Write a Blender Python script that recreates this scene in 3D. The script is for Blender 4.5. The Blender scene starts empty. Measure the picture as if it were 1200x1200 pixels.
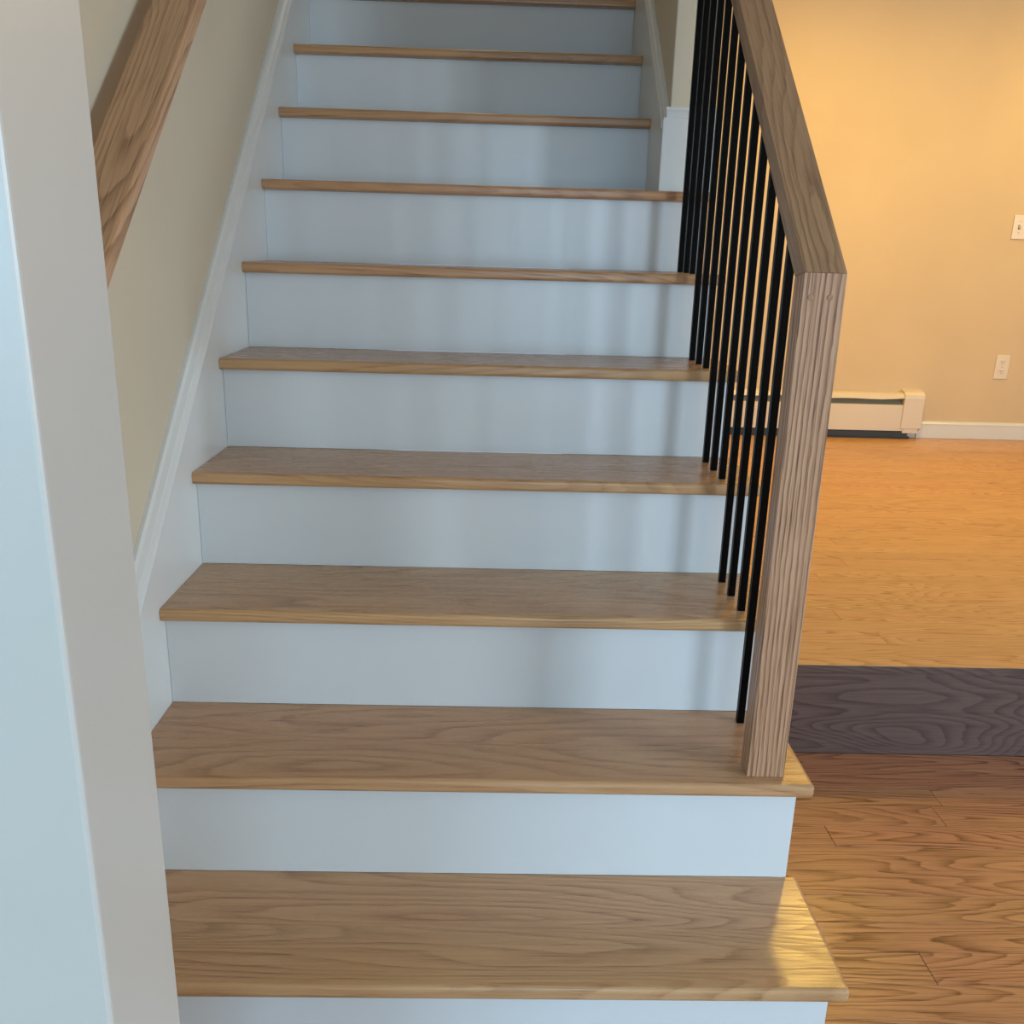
import bpy, bmesh, math, random
from mathutils import Vector, Matrix
random.seed(7)
scene = bpy.context.scene
COL = scene.collection

# ------------------------------------------------------------------ camera
cam_d = bpy.data.cameras.new('camera')
cam = bpy.data.objects.new('camera', cam_d); COL.objects.link(cam)
R_ = Vector((0.99944826, -0.01888019, 0.02732605))
U_ = Vector((-0.02014466, 0.30955501, 0.95066813))
F_ = Vector((0.02640771, 0.95069408, -0.30900388))
m = Matrix.Identity(4)
for i in range(3):
    m[i][0] = R_[i]; m[i][1] = U_[i]; m[i][2] = -F_[i]
m[0][3], m[1][3], m[2][3] = 0.605958, -0.929599, 1.245196
cam.matrix_world = m
cam_d.sensor_width = 36; cam_d.sensor_fit = 'HORIZONTAL'
cam_d.lens = 1138.494 * 36 / 1200
cam_d.shift_x = -4.935 / 1200
cam_d.shift_y = 62.47 / 1200
cam_d.clip_start = 0.02
scene.camera = cam
scene.view_settings.view_transform = 'Standard'
scene.view_settings.look = 'None'
scene.view_settings.gamma = 1
scene.view_settings.use_curve_mapping = False
scene.view_settings.exposure = 0.0

# ------------------------------------------------------------------ world and lights
w = bpy.data.worlds.new('world'); scene.world = w; w.use_nodes = True
w.node_tree.nodes['Background'].inputs[0].default_value = (0.55, 0.75, 1.0, 1)
w.node_tree.nodes['Background'].inputs[1].default_value = 1.0

def area(name, loc, aim, sx, sy, power, color, shape='RECTANGLE'):
    d = bpy.data.lights.new(name, 'AREA'); d.shape = shape; d.size = sx; d.size_y = sy
    d.energy = power; d.color = color
    o = bpy.data.objects.new(name, d); COL.objects.link(o)
    o.location = loc
    o.rotation_euler = (Vector(aim) - Vector(loc)).to_track_quat('-Z', 'Y').to_euler()
    return o
def point(name, loc, power, color, rad):
    d = bpy.data.lights.new(name, 'POINT'); d.energy = power; d.color = color; d.shadow_soft_size = rad
    o = bpy.data.objects.new(name, d); COL.objects.link(o); o.location = loc
    return o
COOL = (0.42, 0.73, 1.0)
WARM = (1.0, 0.62, 0.115)
area('window_daylight', (-1.45, -4.05, 1.65), (-1.45, 0, 1.5), 2.0, 1.5, 104, COOL)
area('door_daylight', (1.1, -4.05, 1.30), (1.1, 0, 1.2), 1.0, 2.0, 44, COOL)
area('side_fill', (6.22, -2.6, 1.55), (0, -1.6, 1.2), 1.1, 1.5, 228, (0.66, 0.84, 1.0))  # added cool fill to brighten the jamb and left wall, unseen source
LAMPS = [(2.35, 3.35), (4.1, 4.05)]
for lx_, ly_, pw_ in ((2.35, 3.35, 1.0), (4.1, 4.05, .42)):
    area('lamp_glow', (lx_, ly_, 2.595), (lx_, ly_, 0), .27, .27, 28 * pw_, WARM, 'DISK')
    point('lamp_glow', (lx_, ly_, 2.47), 11 * pw_, WARM, .11)
point('landing_glow', (0.5, 4.1, 4.7), 14, (1.0, 0.86, 0.66), 0.12)

# ------------------------------------------------------------------ helpers
def lin(r, g, b):
    f = lambda c: ((c / 255 + .055) / 1.055) ** 2.4 if c > 10 else c / 255 / 12.92
    return (f(r), f(g), f(b), 1)
def newmat(name):
    mt = bpy.data.materials.new(name); mt.use_nodes = True
    return mt, mt.node_tree, mt.node_tree.nodes['Principled BSDF']
def paint(name, col, rough=.5, bump=.0, bscale=60, spec=.5, var=.03, coat=0):
    mt, nt, b = newmat(name)
    N, L = nt.nodes, nt.links
    tc = N.new('ShaderNodeTexCoord')
    n = N.new('ShaderNodeTexNoise'); n.inputs['Scale'].default_value = 2.5; n.inputs['Detail'].default_value = 3
    L.new(tc.outputs['Object'], n.inputs['Vector'])
    mx = N.new('ShaderNodeMixRGB'); mx.blend_type = 'MULTIPLY'; mx.inputs[0].default_value = 1
    mx.inputs[1].default_value = col
    r = N.new('ShaderNodeValToRGB')
    r.color_ramp.elements[0].position = .3; r.color_ramp.elements[1].position = .7
    a = 1 - var * 2
    r.color_ramp.elements[0].color = (a, a, a, 1); r.color_ramp.elements[1].color = (1, 1, 1, 1)
    L.new(n.outputs['Fac'], r.inputs[0]); L.new(r.outputs[0], mx.inputs[2]); L.new(mx.outputs[0], b.inputs['Base Color'])
    b.inputs['Roughness'].default_value = rough
    b.inputs['Specular IOR Level'].default_value = spec
    b.inputs['Coat Weight'].default_value = coat
    if bump:
        n2 = N.new('ShaderNodeTexNoise'); n2.inputs['Scale'].default_value = bscale; n2.inputs['Detail'].default_value = 4
        L.new(tc.outputs['Object'], n2.inputs['Vector'])
        bp = N.new('ShaderNodeBump'); bp.inputs['Strength'].default_value = bump; bp.inputs['Distance'].default_value = .002
        L.new(n2.outputs['Fac'], bp.inputs['Height']); L.new(bp.outputs[0], b.inputs['Normal'])
    return mt

def oak(name, axis='X', light=(178, 140, 104), mid=(160, 122, 88), dark=(118, 84, 56), slope=0.0,
        scale=9.0, rings=20, stretch=.10, rough=.34, contrast=1.0, var=.10, straight=0.0, bump=.15, spec=.34):
    """oak grain: contour lines of a noise stretched along the grain, plus fine pores"""
    mt, nt, b = newmat(name); N, L = nt.nodes, nt.links
    def math_(op, a, c=None, v=None):
        q = N.new('ShaderNodeMath'); q.operation = op
        L.new(a, q.inputs[0]) if not isinstance(a, (int, float)) else setattr(q.inputs[0], 'default_value', a)
        if c is not None: L.new(c, q.inputs[1])
        if v is not None: q.inputs[1].default_value = v
        return q.outputs[0]
    tc = N.new('ShaderNodeTexCoord'); oi = N.new('ShaderNodeObjectInfo'); ge = N.new('ShaderNodeNewGeometry')
    rnd = math_('ADD', oi.outputs['Random'], ge.outputs['Random Per Island'])
    rnd = math_('FRACT', math_('MULTIPLY', rnd, v=7.13))
    cx = N.new('ShaderNodeCombineXYZ')
    L.new(math_('MULTIPLY', rnd, v=37.0), cx.inputs[0]); L.new(math_('MULTIPLY', rnd, v=53.0), cx.inputs[1]); L.new(math_('MULTIPLY', rnd, v=91.0), cx.inputs[2])
    rot = N.new('ShaderNodeMapping'); rot.vector_type = 'POINT'; rot.inputs['Rotation'].default_value = (-slope, 0, 0)
    L.new(tc.outputs['Object'], rot.inputs['Vector'])
    ad = N.new('ShaderNodeVectorMath'); ad.operation = 'ADD'
    L.new(rot.outputs[0], ad.inputs[0]); L.new(cx.outputs[0], ad.inputs[1])
    ai = 'XYZ'.index(axis)
    def stretched(s_across, s_along, vec=None):
        mp = N.new('ShaderNodeMapping')
        sc = [s_across] * 3; sc[ai] = s_along
        mp.inputs['Scale'].default_value = sc
        L.new(vec or ad.outputs[0], mp.inputs['Vector'])
        return mp.outputs[0]
    def noise(vec, scale_, detail=1.0, rgh=.5, dist=0.0):
        n = N.new('ShaderNodeTexNoise'); n.inputs['Scale'].default_value = scale_; n.inputs['Detail'].default_value = detail
        n.inputs['Roughness'].default_value = rgh; n.inputs['Distortion'].default_value = dist
        L.new(vec, n.inputs['Vector']); return n.outputs['Fac']
    big = noise(stretched(1, stretch), scale, 1.2, .4, .15)
    wob = noise(stretched(1, .25), scale * 7, 2.0, .5)
    tot = math_('ADD', math_('MULTIPLY', big, v=rings), math_('MULTIPLY', wob, v=.55))
    if straight:   # add a linear term across the grain: straighter figure
        sp = N.new('ShaderNodeSeparateXYZ'); L.new(ad.outputs[0], sp.inputs[0])
        tot = math_('ADD', tot, math_('MULTIPLY', sp.outputs[(ai + 1) % 3], v=straight))
        tot = math_('ADD', tot, math_('MULTIPLY', sp.outputs[(ai + 2) % 3], v=straight * .8))
    fr = math_('FRACT', tot)
    ramp = N.new('ShaderNodeValToRGB'); e = ramp.color_ramp.elements
    e[0].position = 0; e[0].color = (0, 0, 0, 1); e[1].position = 1; e[1].color = (0, 0, 0, 1)
    for p, v in ((.45, .18), (.78, .75), (.90, 1.0)):
        k = e.new(p); k.color = (v, v, v, 1)
    L.new(fr, ramp.inputs[0])
    ringv = ramp.outputs[0]
    pore = noise(stretched(1, .02), 400, 2.0, .6)
    pr = N.new('ShaderNodeValToRGB'); pr.color_ramp.elements[0].position = .52; pr.color_ramp.elements[1].position = .72
    L.new(pore, pr.inputs[0])
    fine = noise(stretched(1, .03), 150, 3.0, .6)
    # ring strength varies slowly over the board
    amp = noise(stretched(1, .3), 5.0, 1.0)
    ringv = math_('MULTIPLY', ringv, math_('ADD', amp, v=.35))
    mask = math_('ADD', math_('MULTIPLY', ringv, v=.66 * contrast), math_('MULTIPLY', pr.outputs[0], v=.46 * contrast))
    mask = math_('ADD', mask, math_('MULTIPLY', math_('SUBTRACT', fine, v=.5), v=.85))
    cr = N.new('ShaderNodeValToRGB'); c = cr.color_ramp.elements
    c[0].position = 0; c[0].color = lin(*light); c[1].position = 1; c[1].color = lin(*dark)
    k = c.new(.42); k.color = lin(*mid)
    L.new(mask, cr.inputs[0])
    # per-board tone
    hv = N.new('ShaderNodeHueSaturation')
    tone = math_('ADD', math_('MULTIPLY', math_('FRACT', math_('MULTIPLY', rnd, v=13.7)), v=var * 2), v=1 - var)
    L.new(tone, hv.inputs['Value']); L.new(cr.outputs[0], hv.inputs['Color'])
    hue = math_('ADD', math_('MULTIPLY', math_('FRACT', math_('MULTIPLY', rnd, v=29.3)), v=.012), v=.494)
    L.new(hue, hv.inputs['Hue'])
    L.new(hv.outputs[0], b.inputs['Base Color'])
    rr = math_('ADD', math_('MULTIPLY', mask, v=.10), v=rough)
    L.new(rr, b.inputs['Roughness'])
    b.inputs['Specular IOR Level'].default_value = spec
    if bump:
        bp = N.new('ShaderNodeBump'); bp.inputs['Strength'].default_value = bump; bp.inputs['Distance'].default_value = .0012
        bp.invert = True
        L.new(mask, bp.inputs['Height']); L.new(bp.outputs[0], b.inputs['Normal'])
    return mt

# mesh tools ---------------------------------------------------------
def bm_box(bm, x0, x1, y0, y1, z0, z1):
    v = [bm.verts.new(p) for p in ((x0,y0,z0),(x1,y0,z0),(x1,y1,z0),(x0,y1,z0),(x0,y0,z1),(x1,y0,z1),(x1,y1,z1),(x0,y1,z1))]
    for f in ((0,3,2,1),(4,5,6,7),(0,1,5,4),(1,2,6,5),(2,3,7,6),(3,0,4,7)):
        bm.faces.new([v[i] for i in f])
    return v
def bm_prism(bm, pts, axis, a0, a1):
    """polygon pts extruded along axis; pts are the two other coordinates in xyz order"""
    def P(p, a):
        if axis == 'X': return (a, p[0], p[1])
        if axis == 'Y': return (p[0], a, p[1])
        return (p[0], p[1], a)
    A = [bm.verts.new(P(p, a0)) for p in pts]; B = [bm.verts.new(P(p, a1)) for p in pts]
    n = len(pts)
    bm.faces.new(A); bm.faces.new(B[::-1])
    for i in range(n):
        bm.faces.new((A[i], B[i], B[(i+1) % n], A[(i+1) % n]))
def bm_cyl(bm, c, axis, r, h, seg=20, r2=None):
    rot = {'Z': Matrix.Identity(4), 'Y': Matrix.Rotation(math.pi/2, 4, 'X'), 'X': Matrix.Rotation(math.pi/2, 4, 'Y')}[axis]
    bmesh.ops.create_cone(bm, cap_ends=True, segments=seg, radius1=r, radius2=r if r2 is None else r2, depth=h,
                          matrix=Matrix.Translation(c) @ rot)
def bevel(bm, off, seg=2, pick=None):
    bmesh.ops.recalc_face_normals(bm, faces=bm.faces)
    ed = [e for e in bm.edges if (pick(e) if pick else (len(e.link_faces) == 2 and e.calc_face_angle(0) > .35))]
    if ed: bmesh.ops.bevel(bm, geom=ed, offset=off, segments=seg, profile=.5, affect='EDGES', clamp_overlap=True)
def obj(name, bm, mat, parent=None, smooth=False, kind=None):
    bmesh.ops.recalc_face_normals(bm, faces=bm.faces)
    lo = Vector([min(v.co[i] for v in bm.verts) for i in range(3)]); hi = Vector([max(v.co[i] for v in bm.verts) for i in range(3)])
    c = (lo + hi) / 2
    bmesh.ops.translate(bm, verts=bm.verts, vec=-c)
    me = bpy.data.meshes.new(name); bm.to_mesh(me); bm.free()
    if smooth:
        for p in me.polygons: p.use_smooth = True
    for mt in (mat if isinstance(mat, (list, tuple)) else [mat]): me.materials.append(mt)
    o = bpy.data.objects.new(name, me); COL.objects.link(o)
    wp = c
    o['_w'] = list(wp)
    if parent is not None:
        o.parent = parent; o.location = wp - Vector(parent['_w'])
    else: o.location = wp
    if kind: o['kind'] = kind
    return o
def box(name, x0, x1, y0, y1, z0, z1, mat, parent=None, bev=0, seg=2, kind=None, smooth=False):
    bm = bmesh.new(); bm_box(bm, x0, x1, y0, y1, z0, z1)
    if bev: bevel(bm, bev, seg)
    return obj(name, bm, mat, parent, kind=kind, smooth=smooth)
def empty(name, loc, label, cat, group=None):
    o = bpy.data.objects.new(name, None); COL.objects.link(o); o.location = loc; o['_w'] = list(loc)
    o.empty_display_size = .1
    o['label'] = label; o['category'] = cat
    if group: o['group'] = group
    return o

# ------------------------------------------------------------------ stair numbers
r, h, t, n = .2501, .2, .0243, .0283
WU, WR, WT = 1.0256, 1.140, 1.161          # inner width above, riser edge, tread tip
WALL_L = -.02
PIER_X, PIER_Y0, PIER_Y1 = .3184, -.3135, -.1735
END_Y = 1.800                               # front of the wall that closes the upper flight
PLAT_Y, PLAT_Z, BACK_Y = 1.3465, .254, 4.712
CEIL = 2.65
NT = 14
SL = math.atan(.8)

# ------------------------------------------------------------------ materials
M_wall = paint('greige_wall_paint', lin(212, 200, 176), .62, .12, 220)
M_pier = paint('satin_wall_paint', lin(194, 192, 186), .38, .05, 160)
M_wallwarm = paint('cream_wall_paint', lin(220, 198, 160), .6, .12, 220)
M_trim = paint('white_gloss_trim', lin(222, 224, 222), .30, .05, 40, var=.02)
M_riser = paint('white_gloss_riser', lin(216, 220, 222), .26, .10, 9, var=.015)
M_ceil = paint('white_ceiling_paint', lin(225, 225, 222), .8)
M_black = paint('black_powder_coat', (.0012, .0012, .0013, 1), .35, .0, var=0, spec=.10)
M_dark = paint('dark_painted_metal', lin(46, 52, 54), .5)
M_heat = paint('cream_heater_enamel', lin(226, 214, 196), .35)
M_slot = paint('grey_heater_damper', lin(140, 136, 118), .5)
M_plate = paint('ivory_plastic', lin(232, 220, 200), .3, var=0)
M_hole = paint('socket_slot_black', lin(20, 18, 16), .6, var=0)
M_metal = paint('satin_nickel', lin(150, 145, 138), .3, var=0)
M_sub = paint('dark_subfloor', lin(70, 50, 34), .9)

O_tread = oak('oak_tread', 'X', (196, 154, 112), (180, 137, 97), (130, 93, 62), scale=8.5, rings=24, stretch=.09, rough=.25, contrast=.85, var=.055, spec=.45)
O_ret = oak('oak_return', 'Y', (176, 146, 116), (160, 128, 99), (126, 96, 70), scale=9, rings=10, rough=.26, contrast=.7, var=.03)
O_plank = oak('oak_floor_plank', 'X', (184, 131, 94), (162, 111, 77), (98, 57, 37), scale=9, rings=25, stretch=.10, rough=.30, contrast=1.25, var=.04)
O_plat = oak('oak_raised_plank', 'X', (208, 164, 112), (195, 149, 98), (152, 108, 66), scale=11, rings=24, stretch=.10, rough=.30, contrast=1.2, var=.05)
O_dark = oak('shaded_oak_riser', 'X', (104, 84, 78), (90, 71, 66), (62, 47, 43), scale=7, rings=26, stretch=.2, rough=.42, contrast=1.0, var=.0)  # shade on the platform front put into a darker oak colour
O_post = oak('oak_post', 'Z', (190, 150, 118), (162, 123, 93), (108, 74, 54), scale=10, rings=9, stretch=.06, rough=.40, contrast=1.35, var=.0, straight=118)
O_rail = oak('oak_rail', 'Y', (164, 128, 94), (144, 110, 80), (104, 75, 50), slope=SL, scale=8, rings=20, stretch=.10, rough=.36, contrast=.9, var=.0)
O_wrail = oak('oak_wall_rail', 'Y', (194, 158, 120), (174, 139, 104), (130, 98, 70), slope=SL, scale=7, rings=24, stretch=.12, rough=.36, contrast=1.15, var=.0)

# ------------------------------------------------------------------ floors
X0, X1 = -2.6, 6.2
Y0 = -4.0
fl = box('floor', X0, X1, Y0, BACK_Y, -.06, -.016, M_sub, kind='structure')
PW = .0858
y = .4926 - PW * 52
row = 0
rng = random.Random(3)
far = bmesh.new()
def plank_bm(bm, x0, x1, y0, y1, z0, z1, bev=.0009):
    b2 = bmesh.new(); bm_box(b2, x0 + .0003, x1 - .0003, y0 + .0003, y1 - .0003, z0, z1); bevel(b2, bev, 1)
    me = bpy.data.meshes.new('t'); b2.to_mesh(me); b2.free(); bm.from_mesh(me); bpy.data.meshes.remove(me)
while y < PLAT_Y - .002:
    y1 = min(y + PW, PLAT_Y)
    # joints of this row
    if abs(y - .4926) < .01: js = [.35, 1.431, 2.55, 3.7, 4.9]
    elif abs(y - (.4926 + 7 * PW)) < .01: js = [.5, 1.705, 2.9, 4.1, 5.3]
    else:
        js = []; x = X0 + rng.uniform(.3, 1.2)
        while x < X1 - .3:
            if x > X0 + .2: js.append(x)
            x += rng.uniform(.7, 1.7)
    xs = [X0] + js + [X1]
    for a, b_ in zip(xs, xs[1:]):
        vis = y > .3 and b_ > 1.15 and a < 2.6
        dz = rng.uniform(-.0003, .0003)
        if vis: 
            bm = bmesh.new(); plank_bm(bm, a, b_, y, y1, -.016, dz); obj('plank', bm, O_plank, fl)
        else: plank_bm(far, a, b_, y, y1, -.016, dz)
    y += PW
obj('plank_field', far, O_plank, fl, kind='stuff')

pf = box('floor', WR + .001, X1, PLAT_Y + .02, BACK_Y, -.012, PLAT_Z - .016, M_sub, kind='structure')
pf['label'] = 'raised oak floor one step above the lower floor'
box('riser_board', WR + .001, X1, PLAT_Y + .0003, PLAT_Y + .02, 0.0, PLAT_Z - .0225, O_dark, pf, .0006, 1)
bm = bmesh.new(); bm_box(bm, WR + .002, X1, PLAT_Y, 1.4966, PLAT_Z - .016, PLAT_Z)
bevel(bm, .0015, 2, lambda e: all(v.co.y < PLAT_Y + .001 for v in e.verts) and abs(e.verts[0].co.x - e.verts[1].co.x) > .1)
obj('nosing_board', bm, O_plat, pf)
box('shade_strip', WR + .002, X1, PLAT_Y - .002, PLAT_Y - .0002, PLAT_Z - .022, PLAT_Z - .0012, O_dark, pf, .0008, 1)  # added strip, its dark colour stands in for shade on the nosing front
y = 1.4980; far = bmesh.new()
while y < BACK_Y - .002:
    y1 = min(y + PW, BACK_Y)
    js = []; x = WR + rng.uniform(.2, 1.1)
    while x < X1 - .3:
        js.append(x); x += rng.uniform(.7, 1.7)
    xs = [WR + .002] + js + [X1]
    for a, b_ in zip(xs, xs[1:]):
        dz = rng.uniform(-.0003, .0002)
        if y < 3.2 and a < 3.6:
            bm = bmesh.new(); plank_bm(bm, a, b_, y, y1, PLAT_Z - .016, PLAT_Z + dz); obj('plank', bm, O_plat, pf)
        else: plank_bm(far, a, b_, y, y1, PLAT_Z - .016, PLAT_Z + dz)
    y += PW
obj('plank_field', far, O_plat, pf, kind='stuff')

# ------------------------------------------------------------------ walls
box('wall_left', WALL_L - .12, WALL_L, PIER_Y1, 5.2, -.016, 5.0, M_wall, kind='structure')
box('wall_near', X0, PIER_X, PIER_Y0, PIER_Y1, -.016, CEIL, M_pier, bev=.004, seg=3, kind='structure')
box('wall_right', WU + .0184, 1.160, END_Y, BACK_Y + .5, 0, 5.0, M_wall, bev=.003, seg=2, kind='structure')
box('wall_back', 1.161, X1, BACK_Y, BACK_Y + .12, 0, CEIL, M_wallwarm, kind='structure')
bm = bmesh.new()
for a in ((Y0, -3.15, 0, CEIL), (-3.15, -2.05, 0, .8), (-3.15, -2.05, 2.3, CEIL), (-2.05, BACK_Y, 0, CEIL)):  # gap left open for the added side fill
    bm_box(bm, X1, X1 + .1, a[0], a[1], a[2], a[3])
obj('wall_far_right', bm, M_wallwarm, kind='structure')
box('wall_far_left', X0 - .1, X0, Y0, PIER_Y1, 0, CEIL, M_wall, kind='structure')
# wall behind the camera, with its window and glazed door openings
bm = bmesh.new()
for a in ((X0, -2.45, 0, CEIL), (-2.45, -.45, 0, .9), (-2.45, -.45, 2.4, CEIL), (-.45, .6, 0, CEIL), (.6, 1.6, 2.3, CEIL), (.6, 1.6, 0, .3), (1.6, X1, 0, CEIL)):
    bm_box(bm, a[0], a[1], Y0 - .12, Y0, a[2], a[3])
obj('wall_behind', bm, M_wall, kind='structure')
def win(name, x0, x1, z0, z1, nx, nz):
    bm = bmesh.new()
    f = .05
    bm_box(bm, x0, x1, Y0 - .09, Y0 - .02, z0, z0 + f); bm_box(bm, x0, x1, Y0 - .09, Y0 - .02, z1 - f, z1)
    bm_box(bm, x0, x0 + f, Y0 - .09, Y0 - .02, z0 + f, z1 - f); bm_box(bm, x1 - f, x1, Y0 - .09, Y0 - .02, z0 + f, z1 - f)
    for i in range(1, nx):
        x = x0 + (x1 - x0) * i / nx; bm_box(bm, x - .03, x + .03, Y0 - .08, Y0 - .03, z0 + f, z1 - f)
    return obj(name, bm, M_trim, kind='structure')
win('window_1', -2.45, -.45, .9, 2.4, 2, 1)
win('door_1', .6, 1.6, .3, 2.3, 1, 1)
# ceilings: one pane of each side of the stairwell opening
bm = bmesh.new()
for a in ((X0, X1, Y0, .55), (1.16, X1, .55, BACK_Y)):
    bm_box(bm, a[0], a[1], a[2], a[3], CEIL, CEIL + .15)
obj('ceiling', bm, M_ceil, kind='structure')
box('wall_stairwell_side', 1.045, 1.16, .45, END_Y, CEIL + .15, 5.0, M_wall, kind='structure')
box('wall_stairwell_front', WALL_L, 1.045, .45, .55, CEIL + .15, 5.0, M_wall, kind='structure')
box('wall_landing', WALL_L, 1.044, 5.0, 5.2, 2.6, 5.0, M_wall, kind='structure')
box('ceiling', WALL_L - .1, 1.16, .45, 5.2, 5.0, 5.1, M_ceil, kind='structure')

# ------------------------------------------------------------------ staircase
st = empty('staircase', (.57, .25, 0), 'oak-tread staircase with white painted risers climbing between the walls', 'staircase')
def tread(k):
    z1 = k * h; z0 = z1 - t; yf = k * r; yb = (k + 1) * r + n
    if k <= 6:
        xr = WT
    else: xr = WU
    seams = {1: .3875, 2: .634, 3: .889}
    ys = seams.get(k, yf + (.155 if k % 2 else .115))
    # front board with rounded nosing
    def nosed(bm, off=.0075):
        bevel(bm, off, 4, lambda e: (all(abs(v.co.y - yf) < 1e-4 for v in e.verts) and abs(e.verts[0].co.x - e.verts[1].co.x) > .05) or (k <= 7 and all(abs(v.co.x - WT) < 1e-4 for v in e.verts)))
    bm = bmesh.new()
    if k == 7:
        bm_prism(bm, [(0, yf), (WT, yf), (WT, END_Y - .0125), (WU, END_Y - .0125), (WU, ys), (0, ys)], 'Z', z0, z1)
    else: bm_box(bm, 0.0005, xr, yf, ys, z0, z1)
    nosed(bm)
    tr = obj('tread', bm, O_tread, st)
    bm = bmesh.new(); bm_box(bm, 0.0005, xr, ys + .0005, yb, z0, z1 - .0002)
    if k <= 6: bevel(bm, .0075, 4, lambda e: all(abs(v.co.x - WT) < 1e-4 for v in e.verts) and abs(e.verts[0].co.y - e.verts[1].co.y) > .02)
    bevel(bm, .0005, 1)
    obj('board', bm, O_tread, tr)
    return tr
def riser(k):
    yr = k * r + n
    xr = WR if k <= 7 else WU
    return box('riser', .0005, xr, yr, yr + .018, (k - 1) * h + .0003, k * h - t - .0002, M_riser, st)
for k in range(1, NT): tread(k)
for k in range(1, NT + 1): riser(k)
# closed outer stringer under the open side of the lower flight
pts = [(r + n + .018, 0), (END_Y, 0), (END_Y, 7 * h - t)]
for k in range(7, 0, -1):
    yr = k * r + n + .018
    pts.append((yr, k * h - t - .0005)); 
    if k > 1: pts.append((yr, (k - 1) * h - t - .0005))
bm = bmesh.new(); bm_prism(bm, pts, 'X', WR - .02, WR - .0005)
obj('side_panel', bm, M_riser, st)
def skirt(name, xa, xb, ya, yb, zmin=None, front=None):
    bm = bmesh.new()
    top = .118
    zl = lambda yy: .8 * yy
    P = [(ya, max(-.0, zl(ya) - .32)), (yb, zl(yb) - .32), (yb, zl(yb) + top), (ya, zl(ya) + top)]
    if ya < .3: P = [(ya, 0), (.4, 0), (yb, zl(yb) - .32), (yb, zl(yb) + top), (.0, top), (ya, top)]
    bm_prism(bm, P, 'X', xa, xb)
    return obj(name, bm, M_trim, st)
YE = 3.9
sk = skirt('skirt_board', WALL_L + .0003, -.0002, PIER_Y1 + .001, YE)
sk2 = skirt('skirt_board', WU + .0002, WU + .018, END_Y + .0, YE)
def cap(parent, xw, sgn, ya, yb, k=1.0):
    prof = [(0, .112), (.026, .112), (.028, .120), (.0255, .129), (.0205, .134), (.0195, .142), (.011, .148), (.007, .157), (0, .157)]
    prof = [(a * k, b) for a, b in prof]
    bm = bmesh.new()
    A = [bm.verts.new((xw + sgn * px, ya, .8 * ya + o)) for px, o in prof]
    B = [bm.verts.new((xw + sgn * px, yb, .8 * yb + o)) for px, o in prof]
    bm.faces.new(A); bm.faces.new(B[::-1])
    for i in range(len(prof)): bm.faces.new((A[i], B[i], B[(i+1) % len(prof)], A[(i+1) % len(prof)]))
    obj('cap_moulding', bm, M_trim, parent)
cap(sk, WALL_L + .0003, 1, .0, YE)
cap(sk2, WU + .018, -1, END_Y + .0002, YE, .75)
box('landing_board', .0005, WU, NT * r, 4.98, NT * h - t, NT * h, O_tread, st, .004)

# base block on the end of the upper wall, standing on the seventh tread
bb = box('trim_1', WU + .0002, 1.1612, END_Y - .012, END_Y - .0003, 7 * h + .0003, 1.578, M_trim, bev=.001, seg=1, kind='structure')
bm = bmesh.new()
bm_prism(bm, [(END_Y - .0003, 1.578), (END_Y - .013, 1.578), (END_Y - .0145, 1.584), (END_Y - .011, 1.592), (END_Y - .006, 1.597), (END_Y - .004, 1.604), (END_Y - .0003, 1.604)], 'X', WU + .008, 1.1625)
obj('cap_moulding', bm, M_trim, bb)

# ------------------------------------------------------------------ balustrade
NX0, NX1, NY, ND = 1.0505, 1.114, .528, .045
ba = empty('balustrade', (1.082, NY, .4), 'square oak newel and sloping oak handrail with thin black metal balusters', 'railing')
TOP, BOT = .803, .759
bm = bmesh.new()
bm_prism(bm, [(NY, .4003), (NY + ND, .4003), (NY + ND, .8 * (NY + ND) + BOT), (NY, .8 * NY + TOP)], 'X', NX0, NX1)
bevel(bm, .0012, 2)
newel = obj('newel_post', bm, O_post, ba)
for px in (1.0644, 1.0924):
    bm = bmesh.new(); bm_cyl(bm, (px, NY - .0001, 1.191), 'Y', .0046, .0016, 20); bevel(bm, .0004, 1)
    obj('wood_plug', bm, O_rail, newel)
bm = bmesh.new()
bm_prism(bm, [(NY, .8 * NY + TOP + .0002), (NY + ND, .8 * (NY + ND) + BOT + .0002), (END_Y - .0005, .8 * END_Y + BOT), (END_Y - .0005, .8 * END_Y + TOP)], 'X', NX0, NX1)
bevel(bm, .0012, 2)
obj('handrail', bm, O_rail, ba)
BX, BS = 1.087, .0068
def baluster(yc, z0):
    bm = bmesh.new()
    bm_prism(bm, [(yc - BS, z0 + .0002), (yc + BS, z0 + .0002), (yc + BS, .8 * (yc + BS) + BOT - .0004), (yc - BS, .8 * (yc - BS) + BOT - .0004)], 'X', BX - BS, BX + BS)
    bevel(bm, .0009, 2)
    return obj('baluster', bm, M_black, ba)
yc = [(.732, 2)]
for k in range(3, 7):
    for j in range(3): yc.append((.7228 + (k - 2) * .25 - (2 - j) * .0834, k))
first = None
for y_, k in yc:
    b_ = baluster(y_, k * h)

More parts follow.
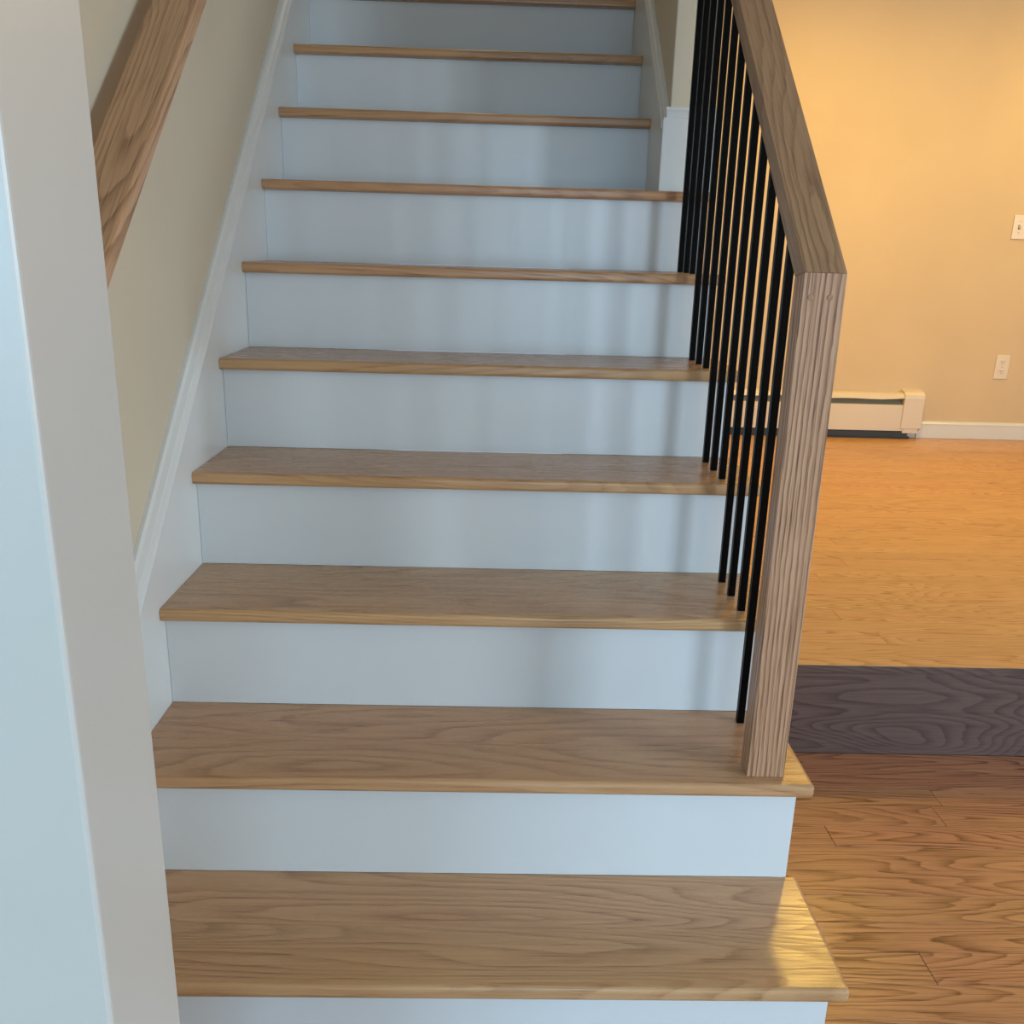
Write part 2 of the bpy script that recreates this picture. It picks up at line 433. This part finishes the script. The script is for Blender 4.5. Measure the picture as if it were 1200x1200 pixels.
# ------------------------------------------------------------------ wall handrail
wr = empty('wall_handrail', (WALL_L, .4, 1.1), 'oak handrail mounted on the left stairwell wall', 'handrail')
xa, xb = .010, .090
bm = bmesh.new()
T2, B2 = .875, .838
ya, yb = .36, 3.7
bm_prism(bm, [(ya, .8 * ya + T2), (ya, .8 * ya + B2), (yb, .8 * yb + B2), (yb, .8 * yb + T2)], 'X', xa, xb)
bevel(bm, .005, 3)
rail = obj('rail', bm, O_wrail, wr)
def bracket(yb_):
    zc = .8 * yb_ + B2
    bm = bmesh.new()
    bm_cyl(bm, (WALL_L + .004, yb_, zc - .06), 'X', .028, .008, 24)
    obj_ = obj('bracket', bm, M_metal, wr)
    bm = bmesh.new()
    bm_prism(bm, [(WALL_L + .006, zc - .066), (.045, zc - .04), (.055, zc + .001), (.045, zc + .001), (.037, zc - .034), (WALL_L + .006, zc - .054)], 'Y', yb_ - .006, yb_ + .006)
    bevel(bm, .0015, 1)
    obj('arm', bm, M_metal, obj_)
for q in (.62, 2.6): bracket(q)

# ------------------------------------------------------------------ back wall: heater, baseboard, outlet, switch
HX0, HX1 = 1.165, 2.98
ht = empty('baseboard_heater', (2.1, BACK_Y, PLAT_Z), 'long cream baseboard heater with a rounded end cap on the back wall', 'heater')
F = BACK_Y - .064
box('back_plate', HX0, 3.09, BACK_Y - .006, BACK_Y - .0005, PLAT_Z + .002, .515, M_heat, ht)
bm = bmesh.new()   # top hood: slopes down to a lip, slightly bent along its length
nseg = 24; prevs = None
for i in range(nseg + 1):
    x = HX0 + (HX1 + .01 - HX0) * i / nseg
    dz = .004 * math.sin(i * .55) + .003 * math.sin(i * 1.3 + 1)
    ring = [bm.verts.new(p) for p in ((x, BACK_Y - .0062, .519), (x, F + .012, .514), (x, F - .003, .488 + dz), (x, F - .001, .486 + dz), (x, F + .013, .510), (x, BACK_Y - .0062, .515))]
    if prevs:
        for a in range(6): bm.faces.new((prevs[a], prevs[(a+1) % 6], ring[(a+1) % 6], ring[a]))
    else: bm.faces.new(ring)
    prevs = ring
bm.faces.new(prevs[::-1])
obj('top_hood', bm, M_heat, ht)
bm = bmesh.new()
bm_prism(bm, [(F + .012, .446), (F + .014, .446), (BACK_Y - .010, .500), (BACK_Y - .012, .503)], 'X', HX0, HX1 + .005)
obj('damper', bm, M_slot, ht)
bm = bmesh.new()
bm_prism(bm, [(F, .302), (F + .002, .302), (F + .002, .447), (F + .012, .449), (F + .012, .452), (F, .451)], 'X', HX0, HX1 + .005)
obj('front_panel', bm, M_heat, ht)
box('heating_element', HX0, HX1 + .04, F + .006, BACK_Y - .01, .268, .298, M_dark, ht)
box('base_strip', HX0, HX1 + .06, F + .016, BACK_Y - .007, PLAT_Z + .001, .266, M_dark, ht)
bm = bmesh.new()   # end cap with rounded shoulder
prof = [(BACK_Y - .0005, .276), (F - .006, .318), (F - .006, .485)]
for i in range(9):
    a = math.pi / 2 * i / 8
    prof.append((F - .006 + .038 * (1 - math.cos(a)), .490 + .040 * math.sin(a)))
prof.append((BACK_Y - .0005, .534))
bm_prism(bm, prof, 'X', HX1 - .008, 3.092); bevel(bm, .006, 3, lambda e: all(v.co.x > 3.09 for v in e.verts))
ec = obj('end_cap', bm, M_heat, ht)
box('clip', 2.985, 3.075, F - .002, F + .03, .289, .3175, M_heat, ht, .003)

tb = box('baseboard_back', 3.093, X1, BACK_Y - .012, BACK_Y - .0004, PLAT_Z + .0005, .335, M_trim, bev=.001, seg=1, kind='structure')
bm = bmesh.new()
bm_prism(bm, [(BACK_Y - .0004, .335), (BACK_Y - .0135, .335), (BACK_Y - .0135, .340), (BACK_Y - .008, .346), (BACK_Y - .006, .352), (BACK_Y - .0004, .354)], 'X', 3.093, X1)
obj('cap_moulding', bm, M_trim, tb)
ol = empty('electrical_outlet', (3.535, BACK_Y, .676), 'ivory double electrical outlet low on the cream back wall', 'outlet')
box('face_plate', 3.495, 3.575, BACK_Y - .006, BACK_Y - .0003, .608, .744, M_plate, ol, .0022, 2)
for dz in (.027, -.027):
    zc = .676 + dz
    bm = bmesh.new(); bm_cyl(bm, (3.535, BACK_Y - .0065, zc), 'Y', .0195, .003, 28)
    for v in bm.verts: v.co.z = max(min(v.co.z, zc + .0145), zc - .0145)
    s = obj('socket', bm, M_plate, ol)
    for dx, hh in ((-.0075, .0045), (.0075, .0038)):
        box('slot', 3.535 + dx - .0014, 3.535 + dx + .0014, BACK_Y - .0086, BACK_Y - .0079, zc + .002 - hh + .002, zc + .002 + hh + .002, M_hole, s)
    bm = bmesh.new(); bm_cyl(bm, (3.535, BACK_Y - .0082, zc - .0075), 'Y', .0027, .0008, 14)
    obj('slot', bm, M_hole, s)
bm = bmesh.new(); bm_cyl(bm, (3.535, BACK_Y - .0065, .676), 'Y', .0028, .0014, 14)
obj('screw', bm, M_metal, ol)
sw = empty('light_switch', (3.515, BACK_Y, 1.439), 'ivory switch plate with toggles higher up on the cream back wall', 'switch')
box('face_plate', 3.457, 3.573, BACK_Y - .006, BACK_Y - .0003, 1.376, 1.502, M_plate, sw, .0022, 2)
for cx_ in (3.492, 3.538):
    box('slot', cx_ - .006, cx_ + .006, BACK_Y - .0066, BACK_Y - .0059, 1.427, 1.451, M_hole, sw)
    bm = bmesh.new(); bm_prism(bm, [(BACK_Y - .0066, 1.431), (BACK_Y - .0066, 1.447), (BACK_Y - .019, 1.4505), (BACK_Y - .020, 1.444)], 'X', cx_ - .0045, cx_ + .0045)
    bevel(bm, .001, 1)
    obj('toggle', bm, M_plate, sw)
    for z_ in (1.409, 1.469):
        bm = bmesh.new(); bm_cyl(bm, (cx_, BACK_Y - .0063, z_), 'Y', .0028, .0012, 14)
        obj('screw', bm, M_metal, sw)

# lamps that give the warm light (above the frame)
M_em = bpy.data.materials.new('lamp_glass'); M_em.use_nodes = True
b = M_em.node_tree.nodes['Principled BSDF']; b.inputs['Emission Color'].default_value = (1, .7, .35, 1); b.inputs['Emission Strength'].default_value = 3
for i, (lx, ly) in enumerate(LAMPS):
    e = empty('ceiling_light', (lx, ly, CEIL), ('round glass ceiling light nearer the staircase', 'round glass ceiling light farther from the staircase')[i], 'lamp')
    bm = bmesh.new(); bm_cyl(bm, (lx, ly, CEIL - .012), 'Z', .17, .022, 32); obj('rim', bm, M_metal, e)
    bm = bmesh.new(); bm_cyl(bm, (lx, ly, CEIL - .036), 'Z', .14, .024, 32); obj('diffuser', bm, M_em, e)

for o in COL.objects:
    if '_w' in o: del o['_w']
